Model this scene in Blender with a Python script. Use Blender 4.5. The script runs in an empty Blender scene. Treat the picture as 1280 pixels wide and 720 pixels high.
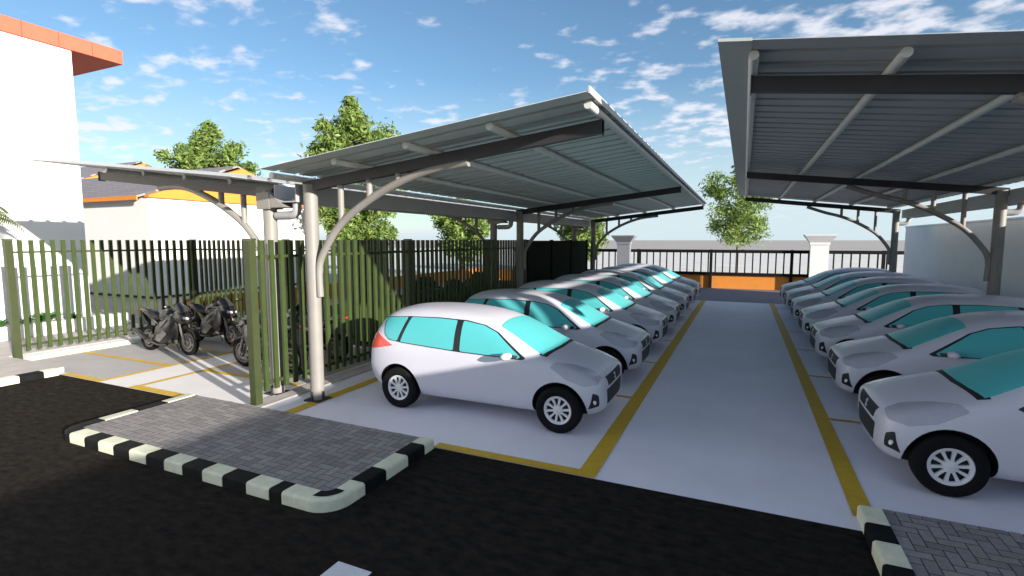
import bpy, bmesh, math, random
from math import sin, cos, pi, radians, sqrt, atan2, hypot
from mathutils import Vector, Matrix
from mathutils.bvhtree import BVHTree
from mathutils.geometry import delaunay_2d_cdt

random.seed(7)
scene = bpy.context.scene
col = scene.collection

# ------------------------------------------------------------------ materials
def material(name, base, rough=0.6, metal=0.0, spec=0.5, vary=0.0, scale=4.0, bump=0.0, bump_scale=40.0,
             second=None, coat=0.0, stretch=None, detail=5.0):
    m = bpy.data.materials.new(name); m.use_nodes = True
    nt = m.node_tree; b = nt.nodes['Principled BSDF']
    b.inputs['Base Color'].default_value = (*base, 1)
    b.inputs['Roughness'].default_value = rough
    b.inputs['Metallic'].default_value = metal
    b.inputs['Specular IOR Level'].default_value = spec
    if coat: b.inputs['Coat Weight'].default_value = coat; b.inputs['Coat Roughness'].default_value = 0.08
    if vary or bump or second:
        tc = nt.nodes.new('ShaderNodeTexCoord'); mp = nt.nodes.new('ShaderNodeMapping')
        nt.links.new(tc.outputs['Object'], mp.inputs['Vector'])
        if stretch: mp.inputs['Scale'].default_value = stretch
    if vary or second:
        n = nt.nodes.new('ShaderNodeTexNoise'); n.inputs['Scale'].default_value = scale
        n.inputs['Detail'].default_value = detail; n.inputs['Roughness'].default_value = 0.65
        nt.links.new(mp.outputs[0], n.inputs['Vector'])
        r = nt.nodes.new('ShaderNodeValToRGB')
        r.color_ramp.elements[0].position = 0.3; r.color_ramp.elements[1].position = 0.72
        lo = second if second else tuple(c * (1 - vary) for c in base)
        hi = base if second else tuple(min(1, c * (1 + vary)) for c in base)
        r.color_ramp.elements[0].color = (*lo, 1); r.color_ramp.elements[1].color = (*hi, 1)
        nt.links.new(n.outputs['Fac'], r.inputs['Fac']); nt.links.new(r.outputs['Color'], b.inputs['Base Color'])
    if bump:
        n2 = nt.nodes.new('ShaderNodeTexNoise'); n2.inputs['Scale'].default_value = bump_scale
        n2.inputs['Detail'].default_value = 6
        nt.links.new(mp.outputs[0], n2.inputs['Vector'])
        bp = nt.nodes.new('ShaderNodeBump'); bp.inputs['Strength'].default_value = bump
        bp.inputs['Distance'].default_value = 0.02
        nt.links.new(n2.outputs['Fac'], bp.inputs['Height']); nt.links.new(bp.outputs['Normal'], b.inputs['Normal'])
    return m

M = {}
M['asphalt'] = material('asphalt', (0.040, 0.033, 0.026), 1.0, spec=0.04, second=(0.009, 0.009, 0.0095), scale=6, bump=0.9, bump_scale=60, stretch=(1, 1.9, 1), detail=9)
M['floor'] = material('shade_lilac_concrete', (0.82, 0.80, 0.87), 0.65, vary=0.06, scale=0.7, detail=9, bump=0.08, bump_scale=90, spec=0.3)  # lilac tint of the shade put into the car floor's colour
M['bay_floor'] = material('grey_bay_concrete', (0.40, 0.385, 0.38), 0.75, vary=0.06, scale=1.5, bump=0.1, bump_scale=90)
M['end_floor'] = material('blue_grey_concrete', (0.165, 0.17, 0.20), 0.8, vary=0.08, scale=1.2, bump=0.1, bump_scale=80)
M['pavement'] = material('pavement_concrete', (0.42, 0.39, 0.37), 0.85, vary=0.12, scale=3, bump=0.2, bump_scale=60)
M['yellow'] = material('yellow_paint', (0.62, 0.39, 0.02), 0.6, vary=0.12, scale=9, bump=0.1, bump_scale=120)
M['white_paint'] = material('white_road_paint', (0.72, 0.73, 0.75), 0.6, vary=0.08, scale=12)
M['kerb_white'] = material('kerb_white_paint', (0.72, 0.72, 0.54), 0.7, vary=0.12, scale=7, spec=0.3, bump=0.2, bump_scale=50)
M['kerb_black'] = material('kerb_black_paint', (0.007, 0.008, 0.008), 0.75, vary=0.5, scale=8, spec=0.15, bump=0.2, bump_scale=50)
M['ground'] = material('pale_gravel_ground', (0.70, 0.665, 0.61), 0.95, vary=0.14, scale=0.35, bump=0.3, bump_scale=3, detail=10)
M['field'] = material('dry_field', (0.40, 0.36, 0.325), 0.95, vary=0.12, scale=0.05, detail=10)
M['steel_light'] = material('light_grey_steel_paint', (0.25, 0.235, 0.215), 0.5, vary=0.06, scale=3, spec=0.4)
M['steel_dark'] = material('dark_grey_steel_paint', (0.034, 0.031, 0.033), 0.5, vary=0.12, scale=4, spec=0.4)
M['purlin'] = material('galvanised_purlin', (0.62, 0.62, 0.60), 0.45, metal=0.0, vary=0.07, scale=5)
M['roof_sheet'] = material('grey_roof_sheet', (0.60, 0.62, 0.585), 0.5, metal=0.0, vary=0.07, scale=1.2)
M['flashing'] = material('grey_flashing', (0.42, 0.44, 0.44), 0.5, metal=0.0, vary=0.05, scale=2)
M['gutter'] = material('grey_gutter_sheet', (0.36, 0.36, 0.37), 0.5, vary=0.06, scale=1.5)
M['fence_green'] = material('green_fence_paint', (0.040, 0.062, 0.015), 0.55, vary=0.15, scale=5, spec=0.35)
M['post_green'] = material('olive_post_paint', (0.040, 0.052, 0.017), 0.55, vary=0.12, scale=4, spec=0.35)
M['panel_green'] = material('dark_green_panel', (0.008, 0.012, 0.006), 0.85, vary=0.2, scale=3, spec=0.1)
M['black_metal'] = material('black_railing_paint', (0.008, 0.0075, 0.0075), 0.7, vary=0.2, scale=5, spec=0.15)
M['stucco'] = material('white_stucco', (0.80, 0.79, 0.77), 0.9, vary=0.02, scale=2, bump=0.25, bump_scale=70)
M['stucco_cream'] = material('cream_stucco', (0.76, 0.73, 0.69), 0.9, vary=0.025, scale=2, bump=0.25, bump_scale=70)
M['wall_grey'] = material('grey_white_render', (0.76, 0.76, 0.75), 0.9, vary=0.04, scale=0.8, bump=0.25, bump_scale=60)
M['orange_roof'] = material('orange_red_fascia', (0.60, 0.115, 0.06), 0.7, vary=0.08, scale=3)
M['soffit_red'] = material('red_soffit', (0.50, 0.12, 0.06), 0.75, vary=0.08, scale=3)
M['orange'] = material('orange_paint', (0.68, 0.245, 0.035), 0.75, vary=0.06, scale=3, bump=0.1, bump_scale=40)
M['seam'] = material('dark_joint', (0.25, 0.06, 0.03), 0.8)
M['plinth'] = material('dark_plinth', (0.035, 0.033, 0.033), 0.7, vary=0.2, scale=4)
M['car_white'] = material('white_car_paint', (0.615, 0.61, 0.68), 0.36, spec=0.3, coat=0.25, vary=0.012, scale=1.5)
M['car_glass'] = material('cyan_tinted_glass', (0.10, 0.50, 0.52), 0.3, spec=0.18, vary=0.03, scale=1.2)
M['black_plastic'] = material('black_plastic', (0.012, 0.013, 0.016), 0.55, vary=0.2, scale=10)
M['tyre'] = material('tyre_rubber', (0.006, 0.006, 0.007), 0.85, spec=0.2, vary=0.25, scale=14, bump=0.3, bump_scale=60)
M['rim'] = material('silver_rim_paint', (0.66, 0.66, 0.67), 0.35, vary=0.03, scale=6)
M['lamp_grey'] = material('grey_headlamp_lens', (0.42, 0.42, 0.47), 0.2, vary=0.06, scale=5, coat=0.3)
M['lamp_red'] = material('red_lamp_lens', (0.72, 0.035, 0.02), 0.25, vary=0.06, scale=5, coat=0.3)
M['silver'] = material('silver_trim', (0.72, 0.72, 0.74), 0.3, metal=0.3, vary=0.03, scale=5)
M['bike_black'] = material('black_bike_paint', (0.017, 0.0155, 0.015), 0.3, vary=0.3, scale=5, coat=0.4)
M['bike_grey'] = material('grey_bike_decal', (0.10, 0.092, 0.09), 0.3, vary=0.3, scale=9, coat=0.3)
M['bike_metal'] = material('bare_bike_metal', (0.20, 0.185, 0.175), 0.35, metal=0.7, vary=0.15, scale=9)
M['bike_seat'] = material('black_seat_vinyl', (0.022, 0.021, 0.021), 0.65, vary=0.2, scale=9, bump=0.2, bump_scale=90)
M['bike_screen'] = material('smoked_screen', (0.05, 0.05, 0.055), 0.12, vary=0.1, scale=4)
M['bark'] = material('tree_bark', (0.10, 0.075, 0.055), 0.9, vary=0.3, scale=8, bump=0.5, bump_scale=30)
M['planter_green'] = material('planter_leaf', (0.05, 0.16, 0.03), 0.55, vary=0.3, scale=8)

def leaf_material(name, c1, c2):
    m = bpy.data.materials.new(name); m.use_nodes = True; nt = m.node_tree
    b = nt.nodes['Principled BSDF']; out = nt.nodes['Material Output']
    g = nt.nodes.new('ShaderNodeNewGeometry'); r = nt.nodes.new('ShaderNodeValToRGB')
    r.color_ramp.elements[0].color = (*c1, 1); r.color_ramp.elements[1].color = (*c2, 1)
    nt.links.new(g.outputs['Random Per Island'], r.inputs['Fac'])
    nt.links.new(r.outputs['Color'], b.inputs['Base Color']); b.inputs['Roughness'].default_value = 0.5
    t = nt.nodes.new('ShaderNodeBsdfTranslucent'); mx = nt.nodes.new('ShaderNodeMixShader'); mx.inputs[0].default_value = 0.35
    nt.links.new(r.outputs['Color'], t.inputs['Color'])
    nt.links.new(b.outputs[0], mx.inputs[1]); nt.links.new(t.outputs[0], mx.inputs[2]); nt.links.new(mx.outputs[0], out.inputs['Surface'])
    return m
M['leaf'] = leaf_material('tree_leaf', (0.09, 0.16, 0.03), (0.29, 0.39, 0.095))
M['palm_leaf'] = leaf_material('palm_leaf', (0.07, 0.11, 0.02), (0.15, 0.19, 0.06))

def paver_material():
    # herringbone block paving, computed from object coordinates
    m = bpy.data.materials.new('herringbone_pavers'); m.use_nodes = True; nt = m.node_tree; L = nt.links
    b = nt.nodes['Principled BSDF']; b.inputs['Roughness'].default_value = 0.85
    at = nt.nodes.new('ShaderNodeVertexColor'); at.layer_name = 'tone'
    tc = nt.nodes.new('ShaderNodeTexCoord'); n = nt.nodes.new('ShaderNodeTexNoise'); n.inputs['Scale'].default_value = 30; n.inputs['Detail'].default_value = 6
    L.new(tc.outputs['Object'], n.inputs['Vector'])
    mx = nt.nodes.new('ShaderNodeMix'); mx.data_type = 'RGBA'; mx.blend_type = 'OVERLAY'; mx.inputs[0].default_value = 0.45
    L.new(at.outputs['Color'], mx.inputs[6]); L.new(n.outputs['Color'], mx.inputs[7])
    hs = nt.nodes.new('ShaderNodeHueSaturation'); hs.inputs['Saturation'].default_value = 0.8
    L.new(mx.outputs[2], hs.inputs['Color']); L.new(hs.outputs[0], b.inputs['Base Color'])
    bp = nt.nodes.new('ShaderNodeBump'); bp.inputs['Strength'].default_value = 0.4; bp.inputs['Distance'].default_value = 0.01
    L.new(n.outputs['Fac'], bp.inputs['Height']); L.new(bp.outputs[0], b.inputs['Normal'])
    return m
M['pavers'] = paver_material()
M['joint'] = material('paver_joint_sand', (0.085, 0.08, 0.085), 0.95)

def tile_material():
    m = bpy.data.materials.new('grey_roof_tiles'); m.use_nodes = True; nt = m.node_tree; L = nt.links
    b = nt.nodes['Principled BSDF']; b.inputs['Roughness'].default_value = 0.8
    tc = nt.nodes.new('ShaderNodeTexCoord'); br = nt.nodes.new('ShaderNodeTexBrick')
    br.inputs['Scale'].default_value = 1.0; br.inputs['Brick Width'].default_value = 0.5; br.inputs['Row Height'].default_value = 0.42
    br.inputs['Mortar Size'].default_value = 0.035
    br.inputs['Color1'].default_value = (0.26, 0.235, 0.245, 1); br.inputs['Color2'].default_value = (0.31, 0.28, 0.285, 1); br.inputs['Mortar'].default_value = (0.11, 0.10, 0.105, 1)
    L.new(tc.outputs['Object'], br.inputs['Vector']); L.new(br.outputs['Color'], b.inputs['Base Color'])
    bp = nt.nodes.new('ShaderNodeBump'); bp.inputs['Distance'].default_value = 0.04; L.new(br.outputs['Fac'], bp.inputs['Height']); bp.invert = True
    L.new(bp.outputs[0], b.inputs['Normal'])
    return m
M['tiles'] = tile_material()

# ------------------------------------------------------------------ mesh helpers
class MB:
    def __init__(self): self.v = []; self.f = []; self.m = []
    def add(self, vs, fs, mi=0):
        o = len(self.v); self.v += [tuple(p) for p in vs]
        for f in fs: self.f.append([i + o for i in f]); self.m.append(mi)
        return self
    def box(self, x0, x1, y0, y1, z0, z1, mi=0, mat=None):
        vs = [Vector((x, y, z)) for z in (z0, z1) for y in (y0, y1) for x in (x0, x1)]
        if mat: vs = [mat @ p for p in vs]
        return self.add(vs, [(0, 2, 3, 1), (4, 5, 7, 6), (0, 1, 5, 4), (2, 6, 7, 3), (0, 4, 6, 2), (1, 3, 7, 5)], mi)
    def tube(self, pts, r, n=10, mi=0, caps=True):
        pts = [Vector(p) for p in pts]; rs = r if isinstance(r, (list, tuple)) else [r] * len(pts)
        rings = []; up = None
        for i, p in enumerate(pts):
            d = (pts[min(i + 1, len(pts) - 1)] - pts[max(i - 1, 0)]).normalized()
            if up is None: up = Vector((0, 0, 1)) if abs(d.z) < 0.9 else Vector((1, 0, 0))
            a = d.cross(up).normalized(); b = a.cross(d).normalized(); up = b
            rings.append([p + (a * cos(2 * pi * k / n) + b * sin(2 * pi * k / n)) * rs[i] for k in range(n)])
        return self.loft(rings, True, caps, mi)
    def loft(self, rings, closed=True, caps=True, mi=0):
        n = len(rings[0]); vs = [p for r in rings for p in r]; fs = []
        for i in range(len(rings) - 1):
            for k in range(n if closed else n - 1):
                a = i * n + k; b = i * n + (k + 1) % n
                fs.append((a, b, b + n, a + n))
        if caps:
            fs.append(tuple(range(n))[::-1]); fs.append(tuple((len(rings) - 1) * n + k for k in range(n)))
        return self.add(vs, fs, mi)
    def lathe(self, prof, n=32, c=(0, 0, 0), mi=0, closed=False):
        # prof = (y, r) pairs spun about the y axis through c
        rings = [[Vector((c[0] + r * cos(2 * pi * k / n), c[1] + y, c[2] + r * sin(2 * pi * k / n))) for k in range(n)] for y, r in prof]
        if closed: rings.append(rings[0])
        return self.loft(rings, True, False, mi)
    def prism(self, poly, y0, y1, mi=0, axes='xz'):
        P = {'xz': lambda a, b, c: (a, c, b), 'xy': lambda a, b, c: (a, b, c), 'yz': lambda a, b, c: (c, a, b)}[axes]
        n = len(poly); vs = [P(a, b, y0) for a, b in poly] + [P(a, b, y1) for a, b in poly]
        fs = [tuple(range(n)), tuple(range(2 * n - 1, n - 1, -1))] + [(i, i + n, (i + 1) % n + n, (i + 1) % n) for i in range(n)]
        return self.add(vs, fs, mi)
    def build(self, name, mats, parent=None, smooth=False, angle=40, bevel=0.0):
        me = bpy.data.meshes.new(name); me.from_pydata(self.v, [], self.f)
        mats = mats if isinstance(mats, (list, tuple)) else [mats]
        for m in mats: me.materials.append(m)
        me.polygons.foreach_set('material_index', self.m)
        bm = bmesh.new(); bm.from_mesh(me); bmesh.ops.recalc_face_normals(bm, faces=bm.faces)
        if bevel: bmesh.ops.bevel(bm, geom=list(bm.edges), offset=bevel, segments=2, affect='EDGES', profile=0.5)
        bm.to_mesh(me); bm.free()
        if smooth or bevel:
            me.shade_smooth(); me.set_sharp_from_angle(angle=radians(angle))
        o = bpy.data.objects.new(name, me); col.objects.link(o)
        if parent is not None: o.parent = parent
        return o

def tag(o, label=None, cat=None, group=None, kind=None):
    if label: o['label'] = label
    if cat: o['category'] = cat
    if group: o['group'] = group
    if kind: o['kind'] = kind
    return o
def thing(name, label, cat, loc=(0, 0, 0), rz=0.0, group=None):
    o = bpy.data.objects.new(name, None); col.objects.link(o); o.location = loc; o.rotation_euler = (0, 0, rz)
    o.empty_display_size = 0.2
    return tag(o, label, cat, group)
def structure(name, mb, mats, label=None, **k):
    o = mb.build(name, mats, **k); o['kind'] = 'structure'
    if label: o['label'] = label
    return o
def kids(o): return [c for c in KIDS.get(o.name, [])]
KIDS = {}
def index_children():
    KIDS.clear()
    for o in col.objects:
        if o.parent is not None: KIDS.setdefault(o.parent.name, []).append(o)
def copy_tree(o, parent=None):
    c = o.copy(); col.objects.link(c)
    if parent is not None: c.parent = parent
    for ch in kids(o): copy_tree(ch, c)
    return c

# ------------------------------------------------------------------ ground, road, floors
XWALL, ZWALL = 6.6, 3.36
YE = 5.57                                            # edge between road and parking floor
b = MB(); b.add([(-160, -60, -0.03), (160, -60, -0.03), (160, 150, -0.03), (-160, 150, -0.03)], [(0, 1, 2, 3)])
structure('ground', b, M['ground'])
b = MB(); b.add([(-4000, -1500, -0.06), (4000, -1500, -0.06), (4000, 5000, -0.06), (-4000, 5000, -0.06)], [(0, 1, 2, 3)])
structure('terrain', b, M['field'])
b = MB(); b.add([(-40, -40, -0.002), (14, -40, -0.002), (14, YE + 0.3, -0.002), (-40, YE + 0.3, -0.002)], [(0, 1, 2, 3)])
structure('road', b, M['asphalt'])
def sheet(name, x0, x1, y0, y1, z, m):
    b = MB(); b.add([(x0, y0, z), (x1, y0, z), (x1, y1, z), (x0, y1, z)], [(0, 1, 2, 3)]); return structure(name, b, m)
M['aisle_floor'] = material('sunlit_concrete', (0.76, 0.74, 0.73), 0.7, vary=0.05, scale=1.1, bump=0.08, bump_scale=90, spec=0.3)  # neutral copy of the floor for the sunlit side, without the shade tint
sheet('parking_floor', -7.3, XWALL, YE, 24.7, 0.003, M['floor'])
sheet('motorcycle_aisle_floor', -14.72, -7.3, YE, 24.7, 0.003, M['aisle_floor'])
sheet('end_floor', -14.9, XWALL + 3, 24.7, 32.3, 0.003, M['end_floor'])
# motorcycle bays
sheet('motorcycle_bay_floor', -14.72, -11.36, YE + 0.12, 10.3, 0.007, M['bay_floor'])
sheet('motorcycle_bay_floor', -10.3, -7.6, 7.0, 10.3, 0.007, M['bay_floor'])
ym = MB()
def line(x0, x1, y0, y1, z=0.0115): ym.add([(x0, y0, z), (x1, y0, z), (x1, y1, z), (x0, y1, z)], [(0, 1, 2, 3)])
line(-1.69, -1.47, YE, 24.7); line(1.1, 1.3, 5.85, 24.7)                     # aisle edge lines
line(-3.66, -1.69, YE, YE + 0.16)
for k in range(6):
    y = 8.83 + 2.77 * k
    line(-6.4, -1.69, y - 0.04, y + 0.04); line(1.3, 5.0, y + 0.12, y + 0.20)
line(-6.62, -6.42, YE, 24.7)                                                 # behind the cars
structure('bay_marking', ym, M['yellow'])
ym = MB()
line(-12.62, -11.3, YE, YE + 0.14); line(-10.4, -8.6, YE, YE + 0.17)
line(-11.42, -11.30, YE + 0.14, 10.0); line(-10.36, -10.24, YE + 0.17, 10.0)
line(-14.6, -11.42, 6.9, 7.02); line(-14.6, -11.42, 8.28, 8.38); line(-10.24, -7.6, 6.95, 7.07); line(-10.24, -7.6, 8.2, 8.3)
line(-14.68, -14.62, 5.9, 10)
structure('motorcycle_bay_marking', ym, M['yellow'])
b = MB(); b.add([(-3.07, 2.1, 0.003), (-2.71, 2.1, 0.003), (-2.71, 3.18, 0.003), (-3.07, 3.18, 0.003)], [(0, 1, 2, 3)])
structure('road_marking', b, M['white_paint'])

# kerbs: a rounded profile swept along a path, painted in alternating blocks
def kerb(name, path, first, lengths, width=0.2, height=0.13, side=1):
    pts = [Vector((x, y, 0)) for x, y in path]
    cum = [0]
    for a, c in zip(pts, pts[1:]): cum.append(cum[-1] + (c - a).length)
    total = cum[-1]
    def at(s):
        s = max(0, min(total, s))
        for i in range(len(pts) - 1):
            if s <= cum[i + 1] + 1e-9:
                d = (pts[i + 1] - pts[i]); l = d.length; return pts[i] + d * ((s - cum[i]) / l), d / l
        return pts[-1], (pts[-1] - pts[-2]).normalized()
    r = 0.032
    prof = [(0, -0.05), (0, height - r)] + [(r - r * cos(t), height - r + r * sin(t)) for t in (pi / 6, pi / 3)] + [(r, height), (width, height), (width, -0.05)]
    mb = MB(); s = 0; k = 0; mi = first
    while s < total - 1e-6:
        l = lengths[k % len(lengths)]; e = min(total, s + l)
        if total - e < 0.08: e = total
        ss = [s + 0.004] + [c for c in cum if s + 0.01 < c < e - 0.01] + [e - 0.004]
        rings = []
        for q in ss:
            p, d = at(q); nrm = Vector((-d.y, d.x, 0)) * side
            # mitre at path corners
            for i, c in enumerate(cum):
                if abs(q - c) < 1e-6 and 0 < i < len(pts) - 1:
                    d2 = ((pts[i + 1] - pts[i]).normalized() + (pts[i] - pts[i - 1]).normalized()).normalized(); nrm = Vector((-d2.y, d2.x, 0)) * side
            rings.append([p + nrm * o + Vector((0, 0, z)) for o, z in prof])
        mb.loft(rings, True, True, mi)
        s = e; k += 1; mi = 1 - mi
    return structure(name, mb, [M['kerb_white'], M['kerb_black']], smooth=True, angle=35)

def arc(cx, cy, r, a0, a1, n=8): return [(cx + r * cos(radians(a0 + (a1 - a0) * i / n)), cy + r * sin(radians(a0 + (a1 - a0) * i / n))) for i in range(n + 1)]
# island between the two entrances
IX0, IX1, IY0, IY1 = -8.62, -3.64, 3.68, 5.56
path = [(IX0, IY1 - 0.02)] + arc(IX0 + 0.28, IY0 + 0.28, 0.28, 180, 270, 6) + arc(IX1 - 0.3, IY0 + 0.3, 0.3, 270, 360, 8) + [(IX1, IY1)]
kerb('island_kerb', path, 0, [0.45, 0.45, 0.45, 0.73, .35, .32, .33, .34, .34, .35, .34, .35, .34, .38, .35, .18, 1.06, .36, .42, .36, .4], side=1)
kerb('pavement_kerb', [(-12.66, 5.55), (-12.66, -14)], 0, [0.25, 0.38, 0.36, 0.38], side=-1)
kerb('pavement_kerb', [(1.13, 5.86), (1.13, -14)], 0, [0.34, 0.32, 0.36, 0.34], side=1)

# herringbone paving: each block a slightly different tone, sunk joints
def pavers(name, x0, x1, y0, y1, z, ang=0, bl=0.21, bw=0.105):
    mb = MB(); tones = []
    mb.add([(x0, y0, z - 0.006), (x1, y0, z - 0.006), (x1, y1, z - 0.006), (x0, y1, z - 0.006)], [(0, 1, 2, 3)], 1); tones.append((0.04, 0.04, 0.04))
    g = 0.0045; ca, sa = cos(radians(ang)), sin(radians(ang)); cx, cy = (x0 + x1) / 2, (y0 + y1) / 2
    R = int(hypot(x1 - x0, y1 - y0) / bw / 2) + 4
    for i in range(-R, R):
        for j in range(-R, R):
            q = (i - j) % 4
            if q == 0: rect = (i * bw, (i + 2) * bw, j * bw, (j + 1) * bw)
            elif q == 3: rect = (i * bw, (i + 1) * bw, j * bw, (j + 2) * bw)
            else: continue
            a, c, d, e = rect
            ps = [(a + g, d + g), (c - g, d + g), (c - g, e - g), (a + g, e - g)]
            ps = [(cx + u * ca - w * sa, cy + u * sa + w * ca) for u, w in ps]
            # clip to the rectangle
            for ax, lim, sg in ((0, x0, 1), (0, x1, -1), (1, y0, 1), (1, y1, -1)):
                out = []
                for k in range(len(ps)):
                    A, B = ps[k], ps[(k + 1) % len(ps)]; ia, ib = (A[ax] - lim) * sg >= 0, (B[ax] - lim) * sg >= 0
                    if ia: out.append(A)
                    if ia != ib:
                        t = (lim - A[ax]) / (B[ax] - A[ax]); out.append((A[0] + (B[0] - A[0]) * t, A[1] + (B[1] - A[1]) * t))
                ps = out
                if len(ps) < 3: break
            if len(ps) < 3: continue
            mb.add([(u, w, z) for u, w in ps], [tuple(range(len(ps)))])
            t = random.choice((0.20, 0.23, 0.25, 0.26)) * random.uniform(0.92, 1.08); tones.append((t * 1.10, t * 1.0, t * 0.97))
    o = structure(name, mb, [M['pavers'], M['joint']])
    ca_ = o.data.color_attributes.new('tone', 'FLOAT_COLOR', 'CORNER')
    k = 0
    for p in o.data.polygons:
        for _ in p.loop_indices: ca_.data[k].color = (*tones[p.index], 1); k += 1
    return o
pavers('island_paving', IX0 + 0.19, IX1 - 0.19, IY0 + 0.19, IY1, 0.118)
b = MB(); q = arc(IX1 - 0.3, IY0 + 0.3, 0.225, 268, 358, 8); q2 = arc(IX1 - 0.3, IY0 + 0.3, 0.105, 268, 358, 8)
b.add([(x, y, 0.134) for x, y in q] + [(x, y, 0.134) for x, y in q2], [(i, i + 1, i + 10, i + 9) for i in range(8)])
structure('kerb_paint_patch', b, M['kerb_black'])
b = MB(); b.box(IX0 + 0.19, IX1 - 0.19, IY0 + 0.19, IY1 + 0.004, -0.05, 0.108); structure('island_base', b, M['joint'])
pavers('pavement_paving', 1.33, 7.0, -1.0, 5.88, 0.118)
b = MB(); b.box(1.33, 7.0, -14, 5.884, -0.05, 0.108); structure('pavement_base', b, M['joint'])
b = MB(); b.box(-12.66 - 40, -12.85, -14, 5.55, -0.05, 0.115); b.box(-52, -15.16, 5.55, 34, -0.05, 0.112); b.box(-15.16, -12.85, 5.55, 5.72, -0.05, 0.112)
structure('pavement', b, M['pavement'])

# ------------------------------------------------------------------ boundary wall on the right
b = MB(); b.box(XWALL, XWALL + 0.2, -16, 28.35, -0.05, ZWALL - 0.06)
o = thing('boundary_wall', 'tall plain pale grey wall standing behind the right row of cars', 'wall')
b.build('wall', M['wall_grey'], o)
b = MB(); b.box(XWALL - 0.03, XWALL + 0.23, -16, 28.38, ZWALL - 0.058, ZWALL); b.build('coping', M['wall_grey'], o, bevel=0.01)

# low orange wall and black railing at the far end
o = thing('orange_wall', 'low bright orange wall across the far end behind the black railing', 'wall')
b = MB(); b.box(-16.9, 12, 31.56, 31.76, -0.05, 0.74); b.build('wall', M['orange'], o)
b = MB(); b.box(-16.9, 12, 31.545, 31.775, 0.742, 0.759); b.build('coping', M['orange'], o)
o = thing('orange_wall', 'low orange wall running behind the dark green fence on the left', 'wall')
b = MB(); b.box(-17.1, -16.9, 11, 31.5, -0.05, 0.79); b.build('wall', M['orange'], o)
o = thing('railing', 'long black metal railing with thin balusters above the far orange wall', 'railing', (0, 31.5, 0))
b = MB(); b.box(-14, 12, -0.05, 0.05, 2.02, 2.20); b.build('top_rail', M['black_metal'], o)
b = MB(); b.box(-14, 12, -0.04, 0.04, 0.76, 0.92); b.build('bottom_rail', M['black_metal'], o)
b = MB()
for i in range(-36, 31):
    x = i * 0.385 + 0.1; b.box(x - 0.034, x + 0.034, -0.03, 0.03, 0.92, 2.02)
b.build('balusters', M['black_metal'], o)
for x in (-13.9, -9.9, -5.8, -1.68, 2.4, 6.5, 10.6):
    b = MB(); b.box(x - 0.075, x + 0.075, -0.055, 0.055, 0, 2.215); b.build('post', M['black_metal'], o)

# two gate pillars with flared caps
def pillar(x, y, w, label, m):
    o = thing('gate_pillar', label, 'pillar', (x, y, 0), 0, 'white pillars along the far railing')
    b = MB(); b.box(-w, w, -0.2, 0.2, 0, 2.58); b.build('shaft', m, o)
    b = MB(); b.loft([[(sx * r, sy * (r - w + 0.2), z) for sx, sy in ((-1, -1), (1, -1), (1, 1), (-1, 1))] for r, z in ((w + 0.04, 2.5), (w + 0.04, 2.62), (w + 0.10, 2.70), (w + 0.30, 2.97), (w + 0.31, 3.03))])
    b.build('cap', m, o)
pillar(3.62, 31.2, 0.42, 'white square pillar with flared cap behind the right row of cars', M['stucco'])
pillar(-6.62, 31.2, 0.38, 'square pillar with flared cap in painted-on shade beyond the left row of cars', material('shade_grey_pillar', (0.20, 0.21, 0.235), 0.85, vary=0.05, scale=3))  # this pillar's shade is put into its base colour

# ------------------------------------------------------------------ carports
def rib_deck(mb, x0, z0, x1, z1, y0, y1, pitch=0.385):
    prof = []; y = y0
    while y < y1 - 0.05:
        for dy, dz in ((0, 0), (0.285, 0), (0.30, 0.06), (0.37, 0.06)):
            if y + dy < y1: prof.append((y + dy, dz))
        y += pitch
    prof.append((y1, 0)); n = len(prof); t = 0.007; vs = []
    for x, z in ((x0, z0), (x1, z1)):
        vs += [(x, p, z + d) for p, d in prof] + [(x, p, z + d + t) for p, d in prof]
    fs = []
    for i in range(n - 1):
        fs.append((i, i + 1, 2 * n + i + 1, 2 * n + i)); fs.append((n + i, 3 * n + i, 3 * n + i + 1, n + i + 1))
        fs.append((i, n + i, n + i + 1, i + 1)); fs.append((2 * n + i, 2 * n + i + 1, 3 * n + i + 1, 3 * n + i))
    fs.append((0, 2 * n, 3 * n, n)); fs.append((n - 1, 2 * n - 1, 4 * n - 1, 3 * n - 1))
    mb.add(vs, fs)

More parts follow.
